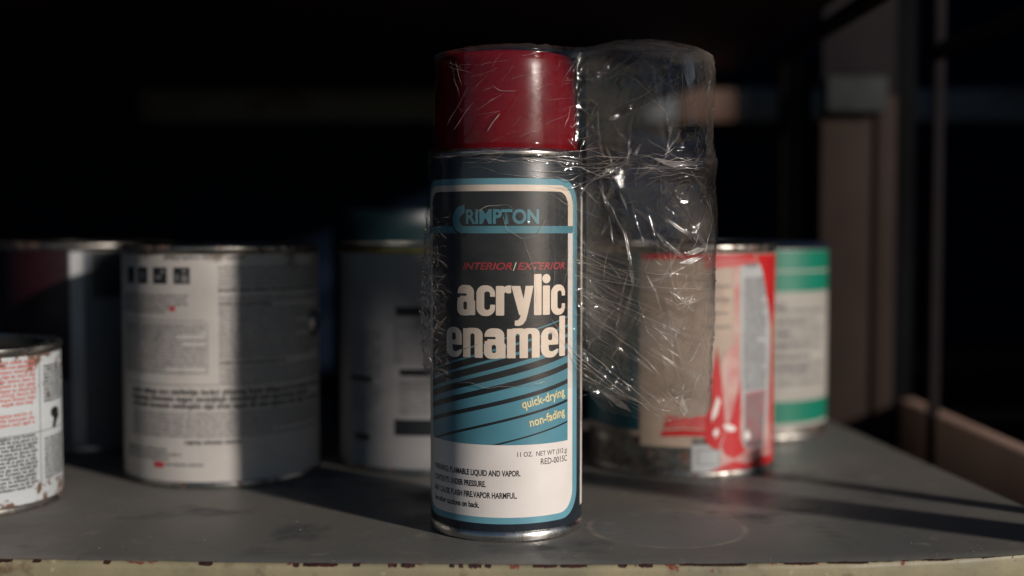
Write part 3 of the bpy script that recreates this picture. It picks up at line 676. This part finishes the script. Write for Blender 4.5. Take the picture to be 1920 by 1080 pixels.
pw = N.new('ShaderNodeMath'); pw.operation = 'POWER'; L.new(lw.outputs['Facing'], pw.inputs[0]); pw.inputs[1].default_value = 4.5
ma = N.new('ShaderNodeMath'); ma.operation = 'MULTIPLY_ADD'; ma.use_clamp = True; L.new(pw.outputs[0], ma.inputs[0]); ma.inputs[1].default_value = .75; ma.inputs[2].default_value = .038
d1 = N.new('ShaderNodeTexNoise'); d1.inputs['Distortion'].default_value = .8; d1.inputs['Scale'].default_value = 34; d1.inputs['Detail'].default_value = 8; L.new(tc.outputs['Object'], d1.inputs[0])
dr = N.new('ShaderNodeMapRange'); dr.inputs[1].default_value = .4; dr.inputs[2].default_value = .75; dr.inputs[1].default_value = .35; dr.inputs[2].default_value = .7; dr.inputs[3].default_value = .2; dr.inputs[4].default_value = 1.9; L.new(d1.outputs[0], dr.inputs[0])  # patchy haze stands in for light and shade across broad folds
ha = N.new('ShaderNodeAttribute'); ha.attribute_name = 'haze'
ob = N.new('ShaderNodeMath'); ob.operation = 'MULTIPLY_ADD'; L.new(lw.outputs['Facing'], ob.inputs[0]); ob.inputs[1].default_value = 1.6; ob.inputs[2].default_value = .75   # a slanted sheet is hazier: longer path
la = N.new('ShaderNodeMath'); la.operation = 'MULTIPLY'; L.new(ha.outputs['Fac'], la.inputs[0]); L.new(ob.outputs[0], la.inputs[1])
lm = N.new('ShaderNodeMath'); lm.operation = 'MULTIPLY'; L.new(la.outputs[0], lm.inputs[0]); L.new(dr.outputs[0], lm.inputs[1])
m1 = N.new('ShaderNodeMixShader'); L.new(lm.outputs[0], m1.inputs[0]); L.new(tr.outputs[0], m1.inputs[1]); L.new(hz.outputs[0], m1.inputs[2])
m2 = N.new('ShaderNodeMixShader'); L.new(ma.outputs[0], m2.inputs[0]); L.new(m1.outputs[0], m2.inputs[1]); L.new(gl.outputs[0], m2.inputs[2])
L.new(m2.outputs[0], out.inputs[0])
film = obj('cling_film', P3, F, m_film, None, True, 0)
at = film.data.attributes.new('loose', 'FLOAT', 'POINT')     # 1 where several slack layers lie over one another
at.data.foreach_set('value', np.clip((Xn.reshape(-1) - 30) / 10, 0, 1).astype(np.float32))
hv = np.where(Xn < 31, np.interp(Z, [40, 60, 100, 150, 158, 162, 210], [.045, .045, .05, .04, .025, .003, .003]), np.interp(Z, [40, 120, 150, 165, 210], [.24, .21, .15, .10, .09]))
hv = np.where((Xn > 31) & (Xn < 56), hv * (1 - .75 * np.clip((88 - Z - (Xn - 33) * .3) / 8, 0, 1)), hv)
hv = np.where(Z > ztop - 3.2, np.where(Xn > 26, .16, .03), hv)  # haze on the film's top stands in for its broad warm highlights
at = film.data.attributes.new('haze', 'FLOAT', 'POINT'); at.data.foreach_set('value', hv.reshape(-1).astype(np.float32))
film['label'] = 'clear crinkled film wrapped over the red capped can and bulging to its right'; film['category'] = 'plastic film'

# stretched strands and folded-over ridges of the film: thin, standing a little proud of it; pale colour stands in for their glints
from mathutils.kdtree import KDTree
fi = np.argwhere(Yn[:, :ns] < 531)[::3]; kd = KDTree(len(fi))
for q, (i, j) in enumerate(fi): kd.insert((Xn[i, j], Z[i, j], 0), q)
kd.balance()
def surf(x, z):
    pts = kd.find_n((x, z, 0), 4); ys = [Yn[tuple(fi[q])] for _, q, _ in pts]; return min(ys)
SV, SF = [], []
def strand(P, w0, flat=1.0, wav=.25, seed=0):
    n = max(8, int(sum(math.dist(P[i], P[i + 1]) for i in range(len(P) - 1)) / 1.2)); C = []
    cum = [0]
    for i in range(len(P) - 1): cum.append(cum[-1] + math.dist(P[i], P[i + 1]))
    for k in range(n + 1):
        t = cum[-1] * k / n; x = np.interp(t, cum, [p[0] for p in P]); z = np.interp(t, cum, [p[1] for p in P])
        x += wav * noise.noise(Vector((t * .15, seed, 1))); z += wav * noise.noise(Vector((t * .15, seed, 8))) * 2
        C.append((x, surf(x, z) - .25, z))
    for k in range(1, n): C[k] = (C[k][0], (C[k - 1][1] + C[k][1] + C[k + 1][1]) / 3, C[k][2])
    b = len(SV)
    for k, c in enumerate(C):
        d_ = Vector(C[min(k + 1, n)]) - Vector(C[max(k - 1, 0)]); d_.normalize(); a_ = d_.cross(Vector((0, -1, 0))); a_ = a_.normalized() if a_.length > .01 else Vector((1, 0, 0)); b_ = d_.cross(a_)
        w_ = w0 * (.25 + .75 * max(0, math.sin(math.pi * k / n)) ** .6) * (.7 + .8 * abs(noise.noise(Vector((k * .5, seed, 3)))))
        for q in range(5):
            an_ = 2 * math.pi * q / 5; v = Vector(c) + a_ * math.cos(an_) * w_ * flat + b_ * math.sin(an_) * w_
            SV.append(tuple(v * MM))
    for k in range(n):
        for q in range(5): SF.append((b + k * 5 + q, b + k * 5 + (q + 1) % 5, b + (k + 1) * 5 + (q + 1) % 5, b + (k + 1) * 5 + q))
ST = [([(-28, 159), (0, 160), (22, 158.5), (40, 159), (60, 157.5), (86, 157)], .30), ([(-20, 156.5), (10, 157.5), (30, 154), (44, 156)], .2), ([(4, 158), (24, 156), (36, 151), (50, 154), (84, 154)], .22), ([(14, 160), (30, 156), (44, 157.5)], .2),
      ([(12, 147), (24, 146), (36, 152), (48, 157.5)], .2), ([(8, 150), (22, 149), (34, 153), (46, 158)], .18), ([(26, 138), (30, 146), (38, 153), (52, 158)], .2), ([(28, 143), (34, 150), (44, 154)], .2), ([(10, 145), (20, 142), (26, 136), (29, 128)], .2), ([(6, 146.5), (18, 145), (25, 139)], .16),
      ([(24, 116), (40, 113), (56, 111), (84, 110)], .16), ([(24, 110), (42, 107), (58, 105), (84, 104)], .18), ([(26, 104), (44, 98), (62, 90), (76, 82)], .16), ([(20, 98), (34, 90), (50, 80), (62, 68)], .14), ([(16, 92), (28, 80), (44, 68), (58, 56)], .2), ([(16, 88), (28, 76), (44, 63), (62, 51)], .2), ([(18, 82), (30, 72), (46, 60), (66, 53)], .14), ([(22, 74), (34, 66), (48, 58)], .13),
      ([(40, 178), (52, 183), (64, 191)], .16), ([(34, 171), (50, 177), (60, 183)], .16), ([(34, 188), (48, 196), (60, 200)], .16), ([(-27, 172), (-18, 187)], .13), ([(-24, 170), (-16, 181)], .12), ([(-10, 169), (-5, 176)], .35), ([(-8, 187), (-5, 185), (2, 185)], .16),
      ([(-18, 134), (-10, 138.5), (-2, 139), (4, 135)], .2), ([(-4, 135), (-2, 129), (4, 125), (11, 127), (14, 133)], .13), ([(5, 125), (9, 112), (11, 95)], .10), ([(24, 128), (23, 112), (21, 104)], .08), ([(18, 120), (17, 100)], .07),
      ([(-21, 80), (-14, 82)], .2), ([(-20, 66), (-10, 64.5), (4, 65), (16, 66.5)], .13), ([(70, 202), (70, 188), (68, 170)], .22), ([(62, 200), (66, 186), (72, 178)], .16), ([(84, 196), (82, 184), (80, 178)], .22), ([(83, 176), (81, 166), (85, 158)], .26), ([(66, 171), (82, 174)], .2), ([(56, 150), (70, 152), (84, 150)], .2),
      ([(82, 148), (84, 132), (80, 118)], .16), ([(64, 62), (70, 56), (74, 51)], .22), ([(60, 52), (66, 58), (72, 60)], .2), ([(72, 118), (80, 121)], .35), ([(70, 115), (78, 118)], .35), ([(66, 103), (72, 98), (76, 95)], .5), ([(68, 98), (76, 100)], .4), ([(40, 140), (46, 128), (48, 118)], .22)]
for q, (P_, w_) in enumerate(ST): strand(P_, w_ * .85, 1, .35 if q > 9 else .9, q * 3.1)
rdc = random.Random(77)
for q in range(64):      # fan over the red cap and shoulder
    x0 = rdc.uniform(-30, 40); z0 = rdc.choice((rdc.uniform(163, 200), rdc.uniform(190, 202))); an_ = R(rdc.choice((62, 55, 70, 20, 12))) * (1 if x0 > -18 else -1) + rdc.uniform(-.2, .2); ln = rdc.uniform(3, 14)
    x1, z1 = x0 + ln * math.cos(an_), z0 + ln * math.sin(an_)
    if abs(z1 - 183) < 20 and x1 > -31: strand([(x0, z0), ((x0 + x1) / 2 + rdc.uniform(-.8, .8), (z0 + z1) / 2), (x1, z1)], rdc.uniform(.03, .075), 1, .3, 100 + q)
for q in range(110):      # short folds over the empty bulge and the can's right edge
    x0 = rdc.uniform(22, 84); z0 = rdc.uniform(56, 198); an_ = R(rdc.choice((-35, -25, -50, 75, 60, 20))) + rdc.uniform(-.3, .3); ln = rdc.uniform(2, 16)
    x1, z1 = x0 + ln * math.cos(an_), z0 + ln * math.sin(an_)
    if x1 < 86 and 54 < z1 < 202: strand([(x0, z0), ((x0 + x1) / 2 + rdc.uniform(-.8, .8), (z0 + z1) / 2), (x1, z1)], rdc.uniform(.04, .11), 1, .8, 200 + q)
for q in range(90):      # crinkles where the film stands off the can at the left
    x0 = rdc.uniform(-38, -30); z0 = rdc.uniform(68, 134); an_ = rdc.uniform(-1.4, 1.6); ln = rdc.uniform(2, 7)
    x1, z1 = min(-27, x0 + ln * math.cos(an_)), z0 + ln * math.sin(an_)
    if math.dist((x0, z0), (x1, z1)) > 1: strand([(x0, z0), (x1, z1)], rdc.uniform(.06, .14), 1, .8, 300 + q)
for q in range(34):      # long taut lines radiating from the pinch at the can's right edge
    z0 = rdc.uniform(66, 132); x0 = rdc.uniform(22, 34); sl = np.interp(z0, [66, 100, 132], [-.75, -.6, -.2]) + rdc.uniform(-.12, .12); ln = rdc.uniform(10, 50); x1 = min(x0 + ln, 86); z1 = max(z0 + (x1 - x0) * sl, 53)
    strand([(x0, z0), ((x0 + x1) / 2, (z0 + z1) / 2 - 1.2), (x1, z1)], rdc.uniform(.035, .09), 1, .3, 400 + q)
for q in range(44):      # pale little buckles standing in for glints down the bulge's outer edge
    x0 = rdc.uniform(74, 86); z0 = rdc.choice((rdc.uniform(163, 200), rdc.uniform(152, 168), rdc.uniform(110, 150))); an_ = rdc.choice((R(60), R(75), R(-65), R(10))) + rdc.uniform(-.2, .2); ln = rdc.uniform(1.5, 5)
    strand([(x0, z0), (min(87, x0 + ln * math.cos(an_)), z0 + ln * math.sin(an_))], rdc.uniform(.10, .28), 1, .2, 600 + q)
for q in range(40):      # taut lines across both shoulders
    z0 = rdc.uniform(151, 161); x0 = rdc.uniform(-24, 60); ln = rdc.uniform(6, 30); x1 = min(x0 + ln, 88)
    strand([(x0, z0), ((x0 + x1) / 2, z0 + rdc.uniform(-1, 1)), (x1, z0 + rdc.uniform(-2, 3))], rdc.uniform(.04, .12), 1, .5, 500 + q)
for (P_) in ([(65, 103.5), (70, 101), (76, 101.2), (72, 99.5), (74, 95.5), (69.5, 98)], [(71, 119), (77, 121.5), (82, 121), (76, 118.8)], [(69, 115.2), (75, 117.4), (79, 117), (73, 114.6)], [(36, 62), (48, 55.5), (50, 52.6), (44, 55)],
           [(44, 146), (47, 140), (47.6, 136.5), (45.4, 141)], [(70, 200), (75, 201), (76, 192), (73, 186), (70.4, 194)], [(58, 158.3), (66, 157), (84, 156.8), (74, 155.2), (66, 154.2), (62, 155.8)], [(71, 60), (74, 53), (72, 50.5), (69.8, 55)], [(80, 160), (83, 168), (84, 161)]):
    b = len(SV); n = len(P_)  # flat pale flaps that stand in for the brightest glints
    for (x, z) in P_: SV.append((x * MM, (surf(x, z) - .5 - (x - P_[0][0]) * -.12) * MM, z * MM))
    SF.append(tuple(range(b, b + n)))
f0 = len(SF)
for q in range(46):      # broad soft folds, flat ribbons of doubled film
    x0 = rdc.uniform(30, 78); z0 = rdc.uniform(66, 200); an_ = rdc.choice((R(80), R(-75), R(62), R(-32), R(-40), R(28))) + rdc.uniform(-.15, .15); ln = rdc.uniform(10, 34)
    x1 = min(x0 + ln * math.cos(an_), 84); z1 = max(55, min(z0 + ln * math.sin(an_), 201))
    if abs(z1 - z0) > 3: strand([(x0, z0), ((x0 + x1) / 2 + rdc.uniform(-1, 1), (z0 + z1) / 2), (x1, z1)], rdc.uniform(.04, .06), rdc.uniform(10, 30), .4, 700 + q)
m_st = bpy.data.materials.new('film folds and glints'); m_st.use_nodes = True; nt = m_st.node_tree; N = nt.nodes; L = nt.links
for n_ in list(N): N.remove(n_)
out = N.new('ShaderNodeOutputMaterial'); tr = N.new('ShaderNodeBsdfTransparent'); gl = N.new('ShaderNodeBsdfGlossy'); gl.inputs['Roughness'].default_value = .22
tl = N.new('ShaderNodeBsdfTranslucent'); tl.inputs[0].default_value = (.9, .74, .60, 1); df = N.new('ShaderNodeBsdfDiffuse'); df.inputs[0].default_value = (.8, .74, .68, 1)
a1 = N.new('ShaderNodeMixShader'); a1.inputs[0].default_value = .5; L.new(tl.outputs[0], a1.inputs[1]); L.new(df.outputs[0], a1.inputs[2])
a2 = N.new('ShaderNodeMixShader'); a2.inputs[0].default_value = .35; L.new(a1.outputs[0], a2.inputs[1]); L.new(gl.outputs[0], a2.inputs[2])
tc = N.new('ShaderNodeTexCoord'); nz = N.new('ShaderNodeTexNoise'); nz.inputs['Scale'].default_value = 90; L.new(tc.outputs['Object'], nz.inputs[0])
mr = N.new('ShaderNodeMapRange'); mr.inputs[1].default_value = .4; mr.inputs[2].default_value = .65; mr.inputs[3].default_value = .12; mr.inputs[4].default_value = .9; L.new(nz.outputs[0], mr.inputs[0])
a3 = N.new('ShaderNodeMixShader'); L.new(mr.outputs[0], a3.inputs[0]); L.new(tr.outputs[0], a3.inputs[1]); L.new(a2.outputs[0], a3.inputs[2]); L.new(a3.outputs[0], out.inputs[0])
o = obj('folds_and_glints', SV, SF, m_st, film, True, 0); o['kind'] = 'stuff'
m_soft = m_st.copy(); m_soft.name = 'soft doubled film'
for n_ in m_soft.node_tree.nodes:
    if n_.type == 'MAP_RANGE': n_.inputs[3].default_value = .01; n_.inputs[4].default_value = .16
o.data.materials.append(m_soft)
for k, p in enumerate(o.data.polygons):
    if k >= f0: p.material_index = 1
